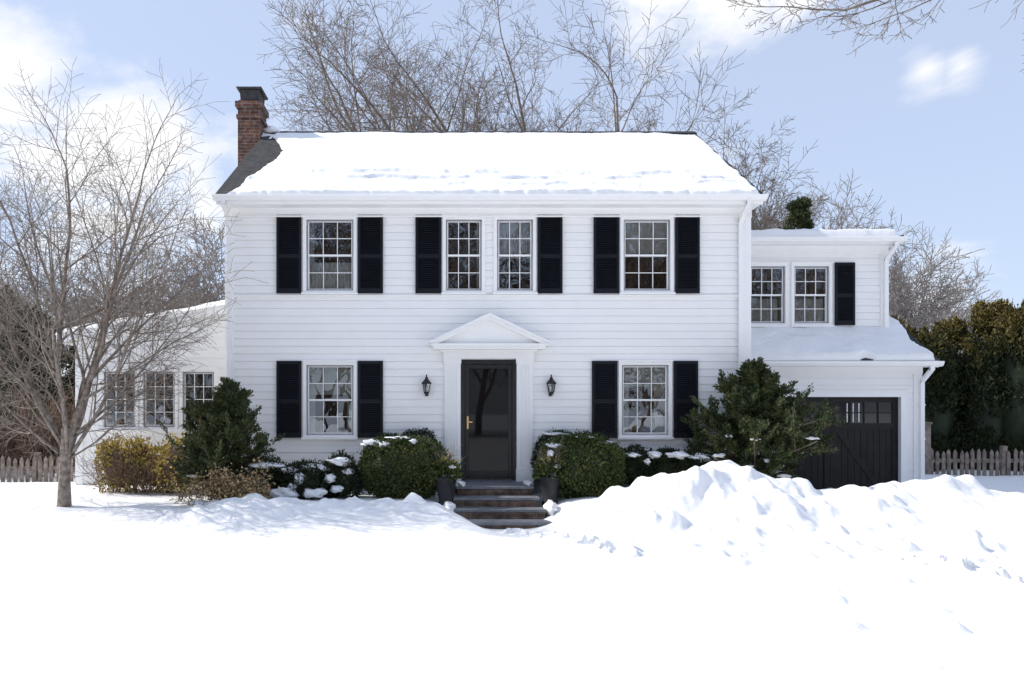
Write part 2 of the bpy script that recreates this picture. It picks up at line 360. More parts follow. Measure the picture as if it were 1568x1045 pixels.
# ------------------------------------------------------------------ shutters
sh=MB()
def shutter(x0,x1,z0,z1,y):
    a,b=y-.065,y-.028; st=.045
    sh.box(x0,x0+st,a,b,z0,z1); sh.box(x1-st,x1,a,b,z0,z1)
    zm=z0+(z1-z0)*.47
    for (p,q) in ((z0,z0+.08),(zm-.035,zm+.035),(z1-.06,z1)): sh.box(x0+st,x1-st,a+.002,b-.002,p,q)
    for (p,q) in ((z0+.08,zm-.035),(zm+.035,z1-.06)):
        n=int((q-p)/.036); h=(q-p)/n
        for k in range(n):
            zz=p+h*k; sh.prism([(a+.004,zz+.002),(a+.004,zz+.010),(b-.006,zz+h+.006),(b-.006,zz+h-.002)],0,x0+st,x1-st)
    sh.box(x0+st,x1-st,b-.004,b-.001,z0+.04,z1-.04)
for (x0,x1) in ((-3.765,-3.325),(-2.32,-1.875),(-1.30,-.84),(.87,1.31),(1.865,2.315),(3.315,3.745)): shutter(x0,x1,3.485,4.875,0)
for (x0,x1) in ((-3.765,-3.325),(-2.32,-1.875),(1.835,2.285),(3.285,3.715)): shutter(x0,x1,.92,2.285,0)
shutter(6.95,7.34,3.09,4.33,1.63)
sh.obj('shutters',SHUT,house)
# ------------------------------------------------------------------ garage wing
GW=8.28; UW=7.98; GY=1.0; UY=1.63
s=MB()
siding(s,(0,GY),(1,0),(0,-1),lambda z:(WX1,GW),-.55,2.2,[(5.30,7.90,-.6,1.66)])
siding(s,(GW,GY),(0,1),(1,0),lambda z:(0,5) if z<2.2 else ((z-2.2)/.6,5-(z-2.2)/.6),-.55,3.6)
wu=[(5.22,6.03,3.09,4.32),(6.09,6.90,3.09,4.32)]
siding(s,(0,UY),(1,0),(0,-1),lambda z:(WX1,UW),2.8,4.62,wu)
siding(s,(UW,UY),(0,1),(1,0),lambda z:(0,3.8),2.6,4.8)
s.poly((WX1,6,-.5),(GW,6,-.5),(GW,6,2.3),(WX1,6,2.3)); s.poly((WX1,5.43,2.3),(UW,5.43,2.3),(UW,5.43,4.8),(WX1,5.43,4.8))
s.obj('wing_siding',WHITE,house)
window(tr,gl,rm,cu,*wu[0],UY,rows=2,curtain=[(0,1,0,.45)])
window(tr,gl,rm,cu,*wu[1],UY,rows=2,curtain=[(0,1,0,.45)])
t=MB()
t.box(GW-.13,GW+.025,GY-.035,GY+.13,-.55,2.14); t.box(WX1+.03,GW+.03,GY-.045,GY+.02,2.1,2.24)
t.box(UW-.12,UW+.025,UY-.035,UY+.12,2.75,4.6); t.box(WX1+.03,UW+.03,UY-.045,UY+.02,4.5,4.66)
t.box(WX1+.03,UW+.12,UY-.33,UY+.05,4.655,4.685); t.box(WX1+.03,UW+.14,UY-.355,UY-.33,4.64,4.77)
t.box(WX1+.03,GW+.14,GY-.3,GY+.05,2.235,2.26); t.box(WX1+.03,GW+.16,GY-.325,GY-.3,2.21,2.33)
t.prism([(UY-.35,4.64),(UY-.35,4.76),(5.6,4.98),(5.6,4.86)],0,UW+.115,UW+.14)
t.prism([(GY-.32,2.22),(GY-.32,2.32),(3.5,4.0),(3.5,3.86)],0,GW+.135,GW+.16)
t.prism([(6.32,2.22),(6.32,2.32),(3.5,4.0),(3.5,3.86)],0,GW+.135,GW+.16)
t.box(5.18,5.30,GY-.04,GY+.1,-.55,1.66); t.box(7.90,8.02,GY-.04,GY+.1,-.55,1.66); t.box(5.18,8.02,GY-.041,GY+.1,1.66,1.76); t.box(5.14,8.06,GY-.06,GY,1.76,1.79)
t.obj('wing_trim',TRIM,house)
g=MB(); gutter(g,WX1+.12,GW+.2,GY-.327,2.22); gutter(g,WX1+.12,UW+.17,UY-.357,4.66)
spout(g,GW+.0,GY-.0,-.5,2.2,GY-.38); spout(g,UW-.03,UY,2.75,4.63,UY-.41)
g.obj('wing_gutters',TRIM,house)
r=MB()
r.prism([(GY-.34,2.31),(GY-.34,2.35),(3.5,4.05),(3.5,3.98)],0,WX1+.02,GW+.17)
r.prism([(6.34,2.31),(6.34,2.35),(3.5,4.05),(3.5,3.98)],0,WX1+.02,GW+.17)
r.prism([(UY-.37,4.76),(UY-.37,4.80),(5.65,5.02),(5.65,4.95)],0,WX1+.02,UW+.15)
r.obj('wing_roof',SHING,house)
def th_up(X,S,Ls):
    e=fbm(X*4,S*4,71)*.08
    m=sstep(0,.12,(UW+.12-X)-.05+e)*sstep(-.02,.05,S+e*.2)
    return -.03+(.15+fbm(X*3,S*3,72)*.05)*m
roof_snow('wing_upper_snow',WX1+.03,UW+.14,UY-.4,4.80,5.6,5.03,th_up,parent=house)
def th_lo(X,S,Ls):
    e=fbm(X*4,S*4,81)*.1
    m=sstep(0,.10,(GW+.12-X)+e*.5-.16*np.exp(-((S-.6)/.35)**2))*sstep(-.03,.05,S+.02+e*.1-.13*np.exp(-((X-7.1)/.15)**2))
    return -.04+(.15+fbm(X*3,S*3,82)*.05)*m
roof_snow('wing_lower_snow',WX1+.03,GW+.16,GY-.37,2.365,3.4,4.02,th_lo,parent=house)
# garage door
d=MB(); y0=GY+.06
d.box(5.30,7.90,y0+.03,y0+.06,-.55,1.66)
for (a,b) in ((5.30,6.597),(6.603,7.90)):
    n=9
    for k in range(n):
        xa=a+.1+(b-a-.2)*k/n; d.box(xa+.004,xa+(b-a-.2)/n-.004,y0+.018,y0+.034,-.5,1.1)
    for (p,q,r_,s_) in ((a,a+.11,-.55,1.66),(b-.11,b,-.55,1.66)): d.box(p,q,y0,y0+.032,r_,s_)
    for (r_,s_) in ((-.55,-.4),(1.04,1.16),(1.56,1.66)): d.box(a+.11,b-.11,y0+.001,y0+.031,r_,s_)
    for k in range(1,4):
        xm=a+.11+(b-a-.22)*k/4; d.box(xm-.012,xm+.012,y0+.002,y0+.03,1.16,1.56)
    d.box(a+.11,b-.11,y0+.003,y0+.029,1.35,1.37)
    sgn=1 if a<6 else -1
    xa,xb_=(a+.12,b-.12) if sgn>0 else (b-.12,a+.12)
    d.prism([(xa-.05*sgn,-.4),(xa+.07*sgn,-.4),(xb_+.05*sgn,1.04),(xb_-.07*sgn,1.04)],1,y0+.004,y0+.028)
d.obj('garage_door',GAR,house)
gg=MB()
for (a,b) in ((5.30,6.597),(6.603,7.90)):
    gg.poly((a+.11,y0+.02,1.16),(b-.11,y0+.0205,1.16),(b-.11,y0+.02,1.56),(a+.11,y0+.0195,1.56))
GDARK=M('tinted_garage_glass',(.01,.01,.012),.05,.2,5,spec=.5)
gg.obj('garage_glass',GDARK,house)
gm=MB()
for xm in (6.93,7.045,7.155): gm.box(xm-.008,xm+.008,y0+.010,y0+.018,1.18,1.54)
gm.box(6.86,7.22,y0+.011,y0+.017,1.352,1.368)
gm.obj('door_window_muntins',TRIM,house)
# ------------------------------------------------------------------ sunroom
SY=1.0; SX0=-7.79
sw=[(-7.33,-6.61,1.05,2.2),(-6.58,-5.86,1.05,2.2),(-5.83,-5.11,1.05,2.2)]
def topz(x): return 2.86+(x-SX0)*.178
s=MB()
siding(s,(0,SY),(1,0),(0,-1),lambda z:(SX0,WX0) if z<=2.86 else (SX0+(z-2.86)/.178,WX0),-.4,3.36,sw,ex=.2,lip=.005,gap=.004)
siding(s,(SX0,SY),(0,1),(-1,0),lambda z:(0,3.6),-.4,2.86,ex=.2,lip=.005,gap=.004)
s.poly((SX0,4.6,-.4),(WX0,4.6,-.4),(WX0,4.6,3.4),(SX0,4.6,2.86))
s.obj('sunroom_walls',WHITE,house)
for w in sw: window(tr,gl,rm,cu,*w,SY,rows=4,double=False,sill=False,proud=.03)
t=MB(); t.box(-7.38,-5.06,SY-.08,SY,1.0,1.05); t.box(SX0-.02,SX0+.12,SY-.03,SY+.1,-.4,2.84)
xl=SX0-.32
t.prism([(xl,topz(xl)-.12),(WX0,topz(WX0)-.12),(WX0,topz(WX0)+.04),(xl,topz(xl)+.04)],1,SY-.12,SY-.09)
t.prism([(xl,topz(xl)-.02),(WX0,topz(WX0)-.02),(WX0,topz(WX0)+.02),(xl,topz(xl)+.02)],1,SY-.09,4.7)
t.box(xl-.02,xl,SY-.12,4.7,topz(xl)-.12,topz(xl)+.04)
t.obj('sunroom_trim',TRIM,house)
nx,ny=90,90
X,Y=np.meshgrid(np.linspace(xl-.03,WX0-.02,nx),np.linspace(SY-.15,4.7,ny))
H=.09+fbm(X*2,Y*2,91)*.05; H[0]=H[-1]=-.01; H[:,0]=-.01
V=np.stack([X,Y,2.90+(X-SX0)*.178+H],-1).reshape(-1,3); i=np.arange(nx*ny).reshape(ny,nx)
np_obj('sunroom_snow',V,np.stack([i[:-1,:-1],i[:-1,1:],i[1:,1:],i[1:,:-1]],-1).reshape(-1,4),SNOW,house,True)
# ------------------------------------------------------------------ entry
t=MB()
for sx in (-1,1):
    a,b=sorted((sx*.50,sx*.78)); 
    t.box(a,b,-.075,-.0,.14,2.32)
    for k in range(5):
        xm=a+.05+(b-a-.1)*k/4; t.box(xm-.014,xm+.014,-.09,-.074,.42,2.2)
    t.box(a-.015,b+.015,-.1,-.002,.14,.38); t.box(a-.015,b+.015,-.1,-.002,2.24,2.325)
t.box(-.80,.80,-.09,-.001,2.325,2.47); t.box(-.86,.86,-.14,-.002,2.44,2.475)
t.box(-.98,.98,-.30,-.003,2.475,2.53); t.box(-1.02,1.02,-.34,-.004,2.53,2.575)
t.prism([(-.95,2.575),(.95,2.575),(0,3.02)],1,-.2,-.02)
for sx in (-1,1):
    t.prism([(sx*1.05,2.575),(sx*.90,2.575),(0,2.985),(0,3.07)],1,-.31,-.01)
    t.prism([(sx*1.07,2.60),(sx*1.05,2.575),(0,3.055),(0,3.105)],1,-.36,-.005)
t.obj('door_surround_pediment',TRIM,house)
sn=MB()
for sx in (-1,1): sn.prism([(sx*1.04,2.605),(sx*1.02,2.59),(0,3.09),(0,3.125)],1,-.34,-.01)
d=MB()
d.box(-.49,-.42,-.03,.05,.17,2.31); d.box(.42,.49,-.03,.05,.17,2.31); d.box(-.42,.42,-.03,.05,2.23,2.31)
for (a,b,c_,e) in ((-.415,-.35,.2,2.225),(.35,.415,.2,2.225),(-.35,.35,2.15,2.225),(-.35,.35,.2,.33)): d.box(a,b,-.02,.015,c_,e)
d.box(-.42,.42,.09,.13,.17,2.23)
for (a,b) in ((-.30,-.04),(.04,.30)):
    for (c_,e) in ((.32,.95),(1.08,1.75),(1.86,2.1)): d.box(a,b,.075,.092,c_,e)
d.obj('front_door',DOORM,house,bevel=.004)
sg=MB(); sg.poly((-.35,.0,.33),(.35,.001,.33),(.35,.0,2.15),(-.35,-.001,2.15))
sg.obj('storm_door_glass',M('storm_glass',(.008,.007,.007),.02,.1,3,spec=.25),house)
d=MB(); d.box(-.385,-.355,-.035,-.02,1.08,1.3); d.seg((-.37,-.06,1.2),(-.29,-.06,1.2),.02,.02); d.box(-.377,-.363,-.065,-.02,1.193,1.207); d.obj('door_handle',BRASS,house)
st=MB(); st.box(-.52,.52,-.08,.1,.13,.172); st.obj('threshold',STONE,house)
tr.obj('window_frames',TRIM,house); gl.obj('window_glass',GLASS,house); rm.obj('rooms',ROOM,house); cu.obj('curtains',CURT,house); bl.obj('shades',BLIND,house)
dk.obj('storm_window_tracks',M('storm_frame',(.22,.22,.23),.5,.1,5),house)
def lantern(x):
    root=empty('wall_lantern')
    m=MB(); y=-.13; q=math.pi/6
    m.lathe(x,y,[(.045,1.70),(.05,1.715),(.05,1.735)],6,q)
    for k in range(6):
        a=q+k*math.pi/3; m.seg((x+.05*math.cos(a),y+.05*math.sin(a),1.73),(x+.078*math.cos(a),y+.078*math.sin(a),1.88),.01,.01)
    m.lathe(x,y,[(.098,1.875),(.1,1.89),(.06,1.93),(.03,1.965),(.028,1.99),(.012,2.0),(.016,2.02),(.004,2.045)],6,q)
    m.lathe(x,y,[(.02,1.67),(.03,1.70)],6)
    m.box(x-.03,x+.03,-.035,-.018,1.66,1.86); m.prism([(-.03,1.70),(-.13,1.68),(-.13,1.665),(-.03,1.68)],0,x-.008,x+.008)
    m.obj('lantern_frame',BLACK,root)
    g=MB(); g.lathe(x,y,[(.043,1.735),(.072,1.875)],6,q); g.obj('lantern_glass',GLASS,root)
    g=MB(); g.lathe(x,y,[(.012,1.735),(.012,1.80),(.004,1.83)],8); g.obj('lantern_candle',TRIM,root)
lantern(-1.10); lantern(1.10)
# ------------------------------------------------------------------ steps
st=empty('front_steps')
b=MB(); tr_=MB()
for (x0,x1,yf,yb,z) in ((-.60,.70,-1.0,-.09,.15),(-.64,.76,-1.32,-1.0,0),(-.66,.84,-1.64,-1.32,-.15),(-.5,1.0,-1.98,-1.64,-.30)):
    b.box(x0+.03,x1-.03,yf+.03,yb+.03 if yb<-.5 else yb,-.7,z-.045)
    tr_.box(x0,x1,yf,yb-.001,z-.045,z)
b.obj('risers',STEPB,st); tr_.obj('treads',STONE,st,bevel=.008)
# ------------------------------------------------------------------ snow terrain
def ground(x,y):
    x=np.asarray(x,float); y=np.asarray(y,float)
    b=-.02-.19*sstep(-1.6,-5.0,y)
    b=b+fbm(x*.35,y*.35,1,3)*.06
    b=b+fbm(x*1.3,y*1.5,2,3)*.035*sstep(-5.5,-3,y)*sstep(3,0,y)
    b=b+fbm(x*.9,y*1.6,6,3)*.03
    tx=np.interp(y,[-6,-3.4,-2,-1],[.9,.6,.25,.1])
    b=b-.36*np.exp(-((x-tx)/.85)**4)*sstep(-4.4,-2.3,y)*sstep(0.3,-.6,y)
    b=b-.42*sstep(4.6,5.2,x)*sstep(-1.2,-.2,y)*sstep(9.2,8.5,x)
    cr=np.interp(x,[.9,1.5,1.9,2.2,2.6,3.3,3.8,4.4,5.3,6.3,7,8.1,10,14,20],[0,.04,.12,.24,.40,.52,.42,.17,.20,.27,.16,.05,.06,.05,.0])
    yy=np.where(y<-2,(y+2)/np.interp(x,[1,3,6,12],[.8,1.7,2.5,2.7]),(y+2)/.75)
    m=cr*np.exp(-yy**2*1.1)
    k=np.clip(m*4,0,1)
    n2=fbm(x*2.2,y*2.2,12,3); n3=fbm(x*5.5,y*5.5,14,3)
    b=b+m+k*(fbm(x*1.5,y*1.5,11,3)*.08+(.5-np.sqrt(n2*n2+.02))*.08-.04+(.4-np.sqrt(n3*n3+.015))*.04)
    m2=.10*np.exp(-((y+2.35)/.35)**2)*sstep(-5.0,-3.6,x)*sstep(-.7,-1.3,x)
    b=b+m2+m2*8*fbm(x*4,y*4,15,3)*.06
    return b
xs=np.concatenate([np.linspace(-220,-40,10),np.linspace(-38,-12,28),np.arange(-11,.5,.045),np.arange(.5,9.5,.028),np.linspace(9.6,12,40),np.linspace(12.8,38,28),np.linspace(40,220,10)])
ys=np.concatenate([np.linspace(-160,-22,12),np.linspace(-20,-11.5,20),np.arange(-11,-6,.035),np.arange(-6,-1.,.026),np.arange(-1,2.5,.05),np.linspace(3,40,30),np.linspace(50,400,14)])
X,Y=np.meshgrid(xs,ys); Z=ground(X,Y)
def stamp(cx,cy,r,h,kind='chunk',el=1,ang=0):
    ix=np.where((xs>cx-r*2.2)&(xs<cx+r*2.2))[0]; iy=np.where((ys>cy-r*2.2)&(ys<cy+r*2.2))[0]
    if len(ix)==0 or len(iy)==0: return
    sl=np.ix_(iy,ix); dx=X[sl]-cx; dy=Y[sl]-cy; ca,sa=math.cos(ang),math.sin(ang)
    u=(dx*ca+dy*sa)/el; v=-dx*sa+dy*ca; q=np.sqrt(u*u+v*v)/r
    if kind=='chunk':
        n=fbm(dx*.8/r+cx,dy*.8/r+cy,3,3)*.55
        Z[sl]+=h*np.exp(-np.clip(q+n,0,9)**2.8)
    else:
        n=fbm(dx*9+cx,dy*9+cy,5,2)*.3; q=q+n
        Z[sl]+=-h*np.exp(-(np.clip(q,0,9)*1.2)**4)+h*.45*np.exp(-((q-1.1)/.28)**2)
for k in range(560):
    x=random.uniform(1.6,9.0); y=random.gauss(-2.9,.9) if x<5 else random.uniform(-5.5,-1.8)
    if y>-1.7: continue
    r=random.choice([.05,.07,.09,.11,.14,.2,.26]); stamp(x,y,r,r*random.uniform(.2,.45),el=random.uniform(.8,1.6),ang=random.uniform(0,3))
for k in range(110):
    x=random.uniform(1.3,5.6); y=random.uniform(-5.6,-3.2); r=random.choice([.03,.045,.06,.09]); stamp(x,y,r,r*.7,el=1.3,ang=random.uniform(0,3))
for k in range(150):
    x=random.uniform(-4.8,-.7); y=random.gauss(-2.55,.45); r=random.choice([.05,.07,.09,.13]); stamp(x,y,r,r*random.uniform(.3,.55),el=1.3,ang=random.uniform(0,3))
for k in range(26):   # trampled path toward the steps
    t_=k/26; stamp(.3+t_*1.0+random.uniform(-.25,.25),-2.3-t_*3.2,.11,.10,'dent',1.4,random.uniform(1,2))
for k in range(40):
    t_=k/40; x=3.3+t_*3.2+random.uniform(-.18,.18)+(k%2)*.25; y=-10.6+t_*6.2+random.uniform(-.1,.1)
    stamp(x,y,.12,.14,'dent',1.4,random.uniform(1,2))
for k in range(24):
    t_=k/24; x=5.6-t_*1.6+random.uniform(-.1,.1)+(k%2)*.2; y=-8.8+t_*3.2
    stamp(x,y,.10,.12,'dent',1.3,random.uniform(1,2))
for k in range(130):
    x=random.uniform(1.8,6.5); y=random.uniform(-10.8,-5.5); r=random.choice([.04,.05,.07,.10]); stamp(x,y,r,r*.6,el=1.3,ang=random.uniform(0,3))
for k in range(30):
    x=random.uniform(-6,3); y=random.uniform(-10.5,-4); stamp(x,y,.045,.03)
i=np.arange(X.size).reshape(X.shape)
np_obj('snow_ground',np.stack([X,Y,Z],-1).reshape(-1,3),np.stack([i[:-1,:-1],i[:-1,1:],i[1:,1:],i[1:,:-1]],-1).reshape(-1,4),SNOW,None,True)
def gz(x,y): return float(ground(x,y))
sn.blob((-.70,-1.5,-.15),(.10,.3,.10),1); sn.blob((.92,-1.45,-.15),(.12,.3,.10),2); sn.blob((-.52,-.7,.16),(.09,.3,.05),4); sn.blob((.64,-.6,.16),(.08,.3,.05),5)
sn.obj('pediment_and_step_snow',SNOW,house,True)
# ------------------------------------------------------------------ foliage
def leaves(name,C,D,Ln,W,mat,parent=None):
    C=np.asarray(C);D=np.asarray(D); n=len(C)
    D=D/np.linalg.norm(D,axis=1,keepdims=True); R=rng.normal(size=(n,3)); S=np.cross(D,R); S/=np.linalg.norm(S,axis=1,keepdims=True)
    l=(Ln*rng.uniform(.6,1.3,n))[:,None]; w=(W*rng.uniform(.7,1.3,n))[:,None]
    Q=np.cross(D,S)*l*.12
    V=np.stack([C,C+D*l*.5+S*w+Q,C+D*l,C+D*l*.5-S*w+Q],1).reshape(-1,3)
    return np_obj(name,V,np.arange(4*n).reshape(n,4),mat,parent)
def snoise(P,seed,f):
    r_=np.random.default_rng(seed); o=0
    for k in range(5):
        w=r_.normal(size=3)*f*(1+.4*k); o=o+np.sin(P@w+r_.uniform(0,6.28))/(1+.4*k)
    return o/2.6
def ellipsoid_leaves(c,r,n,seed,pw=2.6,amp=.1,f=3):
    d=rng.normal(size=(n,3)); d/=np.linalg.norm(d,axis=1,keepdims=True)
    se=(np.abs(d)**pw).sum(1)**(-1/pw)
    rho=se*(1+amp*snoise(d,seed,f)+amp*.7*snoise(d,seed+1,f*3.5))*(1-np.abs(rng.normal(size=n))*.10+(rng.random(n)>.95)*rng.random(n)*.12)
    P=np.array(c)+d*rho[:,None]*np.array(r); D=d+rng.normal(size=(n,3))*.7+np.array([0,0,.3])
    return P,D
def bush(name,parts,leaf,mat,core=YEW,snow=(),dens=1.0,pw=2.6,amp=.1):
    root=empty(name); Ps=[];Ds=[]; cb=MB()
    for k,(c,r) in enumerate(parts):
        n=int(dens*9000*(r[0]*r[1]+r[1]*r[2]+r[0]*r[2])/.6)
        P,D=ellipsoid_leaves(c,r,n,k+len(name),pw,amp); Ps.append(P);Ds.append(D)
        cb.blob(c,(r[0]*.74,r[1]*.74,r[2]*.74),k,.06)
    P=np.concatenate(Ps); k=P[:,2]>-.15
    leaves('leaves',P[k],np.concatenate(Ds)[k],leaf[0],leaf[1],mat,root)
    cb.obj('inner_core',core,root,True)  # solid dark lumps added inside the leaves for opacity, not modelled branches
    if snow:
        s_=MB()
        for j,(c,r) in enumerate(snow): s_.blob(c,r,j+7,.32)
        s_.obj('snow_patches',SNOW,root,True)
    return root
bush('boxwood_shrub',[((-1.47,-.85,.45),(.70,.5,.50))],(.042,.013),BOX,snow=[((-1.95,-1.0,.88),(.14,.15,.05)),((-1.78,-1.15,.85),(.1,.08,.04)),((-1.55,-.9,.945),(.2,.14,.03)),((-2.1,-.8,.83),(.08,.15,.05)),((-1.3,-1.1,.9),(.07,.06,.03))],pw=3.2,amp=.07)
bush('boxwood_shrub',[((1.50,-.85,.46),(.68,.5,.51))],(.042,.013),BOX,snow=[((1.05,-1.05,.83),(.12,.12,.04)),((.95,-1.2,.7),(.06,.06,.05)),((1.55,-.9,.96),(.14,.12,.02)),((1.9,-1.0,.88),(.1,.08,.025))],pw=3.0,amp=.09)
bush('yew_shrub',[((-1.25,-.3,.55),(.42,.25,.50)),((-1.75,-.3,.5),(.3,.22,.5))],(.045,.009),YEW,pw=2.6)
bush('yew_shrub',[((1.2,-.3,.55),(.42,.25,.48)),((1.75,-.3,.52),(.4,.22,.5))],(.045,.009),YEW,snow=[((1.15,-.4,1.0),(.2,.12,.03))],pw=2.6)
bush('low_yew_shrub',[((-3.75,-1.15,.24),(.38,.36,.36)),((-3.05,-1.2,.2),(.36,.36,.34)),((-2.5,-1.05,.25),(.32,.34,.38))],(.055,.010),YEW,
  snow=[((-3.65,-1.3,.52),(.24,.16,.05)),((-3.1,-1.46,.30),(.10,.07,.09)),((-3.3,-1.3,.44),(.10,.12,.05)),((-2.95,-1.25,.5),(.16,.14,.04)),((-2.5,-1.2,.58),(.2,.16,.05)),((-2.62,-1.40,.32),(.10,.07,.06)),((-2.35,-1.3,.42),(.08,.08,.05)),((-3.35,-1.55,.10),(.18,.12,.08)),((-2.85,-1.55,.1),(.16,.12,.08)),((-3.2,-1.5,.2),(.06,.05,.04)),((-2.75,-1.3,.46),(.06,.05,.03)),((-3.95,-1.3,.46),(.08,.07,.03)),((-2.5,-1.42,.15),(.1,.07,.05))],amp=.24)
bush('low_yew_shrub',[((2.45,-.6,.45),(.3,.3,.3)),((3.0,-.6,.42),(.35,.3,.3)),((3.45,-.7,.4),(.3,.3,.3))],(.055,.010),YEW,
  snow=[((2.4,-.8,.66),(.11,.12,.04)),((2.75,-.8,.66),(.13,.11,.05)),((3.1,-.85,.66),(.16,.13,.05)),((3.5,-.85,.62),(.18,.14,.06)),((2.6,-.85,.55),(.06,.05,.04))],amp=.24)
bush('euonymus_shrub',[((-6.4,-.25,.42),(.40,.33,.46)),((-5.85,-.15,.35),(.30,.28,.38)),((-5.4,-.4,.45),(.32,.3,.48)),((-6.65,-.3,.65),(.18,.2,.2)),((-6.1,-.3,.7),(.18,.2,.18))],(.055,.02),EUO,core=BRUSH,dens=.26,amp=.38)
# ------------------------------------------------------------------ bare tree generator
def rv(): return Vector((random.gauss(0,1),random.gauss(0,1),random.gauss(0,1)))
def grow(out,p,d,L,r,lvl,P):
    mx=P['levels']; n=P['segs'][min(lvl,len(P['segs'])-1)]
    pts=[p.copy()]; rad=[r]; d=d.normalized(); dirs=[d.copy()]; end=.35 if lvl<mx else .5
    bend=rv()*P.get('bend',0)
    for i_ in range(n):
        d=(d+rv()*P['wig']+bend+Vector((0,0,P['trop'][min(lvl,len(P['trop'])-1)]))).normalized()
        p=p+d*(L/n); pts.append(p.copy()); dirs.append(d.copy()); rad.append(max(P['rmin'],r*(1-(1-end)*(i_+1)/n)))
    out.append((pts,rad))
    if lvl>=mx: return
    k=P['kids'][lvl]; st_=P['start'][min(lvl,len(P['start'])-1)]
    az=random.uniform(0,6.28)
    for j in range(k):
        t_=st_+(1-st_)*(j+random.uniform(.1,.9))/k if j<k-1 else 1.0
        ii=min(int(t_*n),n-1); fr_=t_*n-ii
        q=pts[ii].lerp(pts[ii+1],fr_); rr=rad[ii]*(1-fr_)+rad[ii+1]*fr_
        dd=dirs[ii+1]; az+=2.4+random.uniform(-.5,.5)
        a=dd.orthogonal().normalized(); a=Matrix.Rotation(az,3,dd)@a
        lo_,hi_=P['ang'][min(lvl,len(P['ang'])-1)]
        an=math.radians(random.uniform(lo_,hi_)) if j<k-1 else math.radians(random.uniform(5,20))
        nd=dd*math.cos(an)+a*math.sin(an)
        LL=L*P['ratio'][min(lvl,len(P['ratio'])-1)]*random.uniform(.7,1.15)*(1.15-.45*t_)
        grow(out,q,nd,LL,max(P['rmin'],rr*(P.get('rk',.62) if j<k-1 else .9)),lvl+1,P)
def rescale(o,base,h,wide=1.0):
    mz=max(p.z for pts,_ in o for p in pts)-base.z; k=h/mz
    for j,(pts,rad) in enumerate(o):
        o[j]=([base+Vector(((p.x-base.x)*k*wide,(p.y-base.y)*k*wide,(p.z-base.z)*k)) for p in pts],rad)
def tubes(name,out,mat,parent=None):
    groups={}
    for pts,rad in out:
        s_=7 if rad[0]>.06 else (5 if rad[0]>.02 else 3)
        groups.setdefault((len(pts),s_),[]).append((pts,rad))
    Vs=[];Fs=[];off=0
    for (n,s_),g in groups.items():
        P=np.array([[tuple(p) for p in a] for a,_ in g]); R=np.array([b for _,b in g])
        T=np.gradient(P,axis=1); T/=np.linalg.norm(T,axis=2,keepdims=True)+1e-9
        ref=np.zeros_like(P); m=np.abs(T[:,:1,2:3])<.8; ref[...]=np.where(m,np.array([0,0,1.]),np.array([1.,0,0]))
        U=np.cross(T,ref); U/=np.linalg.norm(U,axis=2,keepdims=True)+1e-9; W=np.cross(T,U)
        a=np.arange(s_)*2*np.pi/s_
        V=P[:,:,None,:]+R[:,:,None,None]*(np.cos(a)[None,None,:,None]*U[:,:,None,:]+np.sin(a)[None,None,:,None]*W[:,:,None,:])
        B=len(g); idx=np.arange(B*n*s_).reshape(B,n,s_)+off; nx_=np.roll(idx,-1,axis=2)
        F=np.stack([idx[:,:-1],nx_[:,:-1],nx_[:,1:],idx[:,1:]],-1).reshape(-1,4)
        Vs.append(V.reshape(-1,3)); Fs.append(F); off+=B*n*s_
    return np_obj(name,np.concatenate(Vs),np.concatenate(Fs),mat,parent,True)
big=dict(levels=5,segs=[6,9,7,5,4,3],wig=.07,bend=.05,trop=[.05,.045,.03,.015,.0],kids=[7,7,6,5,5],start=[.42,.22,.2,.2,.15],ang=[(22,50),(28,52),(30,58),(30,60),(30,60)],ratio=[1.0,.56,.58,.58,.6],rmin=.0072,rk=.6)
def tree(name,x,y,h,r,P,seed,mat,lean=(0,0),z=-.3,trunk=.42,wide=1.0):
    random.seed(seed); o=[]; b=Vector((x,y,z))
    grow(o,b,Vector((lean[0],lean[1],1)),h*trunk,r,0,P); rescale(o,b,h,wide)
    return tubes(name,o,mat)
tree('bare_oak_tree',.3,15,18.6,.34,big,11,BARK,(-.03,0))
tree('bare_oak_tree',3.6,16.5,20.0,.36,big,12,BARK,(-.0,0))
tree('bare_oak_tree',6.0,14.5,15.5,.26,big,13,BARK,(.02,0),wide=.95)
tree('bare_oak_tree',-4.2,16,12.8,.18,dict(big,kids=[6,6,6,5,4]),14,BARK,(.02,0))
tree('bare_oak_tree',10.2,15,12.8,.20,big,15,BARK,(.0,0))
med=dict(big); med['levels']=4; med['rmin']=.011; med['kids']=[8,7,6,6]; med['segs']=[6,6,5,4,3]
def forest(name,items,P,mat,seed,resc=True):
    random.seed(seed); O=[]
    for (x,y,h,r) in items:
        o=[]; b=Vector((x,y,-.3)); grow(o,b,Vector((random.uniform(-.1,.1),0,1)),h*.42,r,0,P)
        if resc: rescale(o,b,h)
        O+=o
    return tubes(name,O,mat)
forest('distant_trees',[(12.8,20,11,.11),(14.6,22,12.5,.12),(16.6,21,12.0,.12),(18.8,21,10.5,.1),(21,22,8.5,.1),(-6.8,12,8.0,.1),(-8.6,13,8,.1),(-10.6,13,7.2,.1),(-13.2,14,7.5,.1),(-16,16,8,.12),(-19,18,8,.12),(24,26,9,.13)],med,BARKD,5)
br=dict(big); br.update(levels=3,kids=[9,7,5],segs=[5,5,4,3],rmin=.006,start=[.0,.1,.1],ang=[(15,50),(20,50),(20,50)],ratio=[.8,.6,.6])
forest('brush_thicket',[(x,random.uniform(2.8,4.2),random.uniform(1.5,2.6),.02) for x in np.arange(-14,-8.4,.32)],br,BRUSH,6)
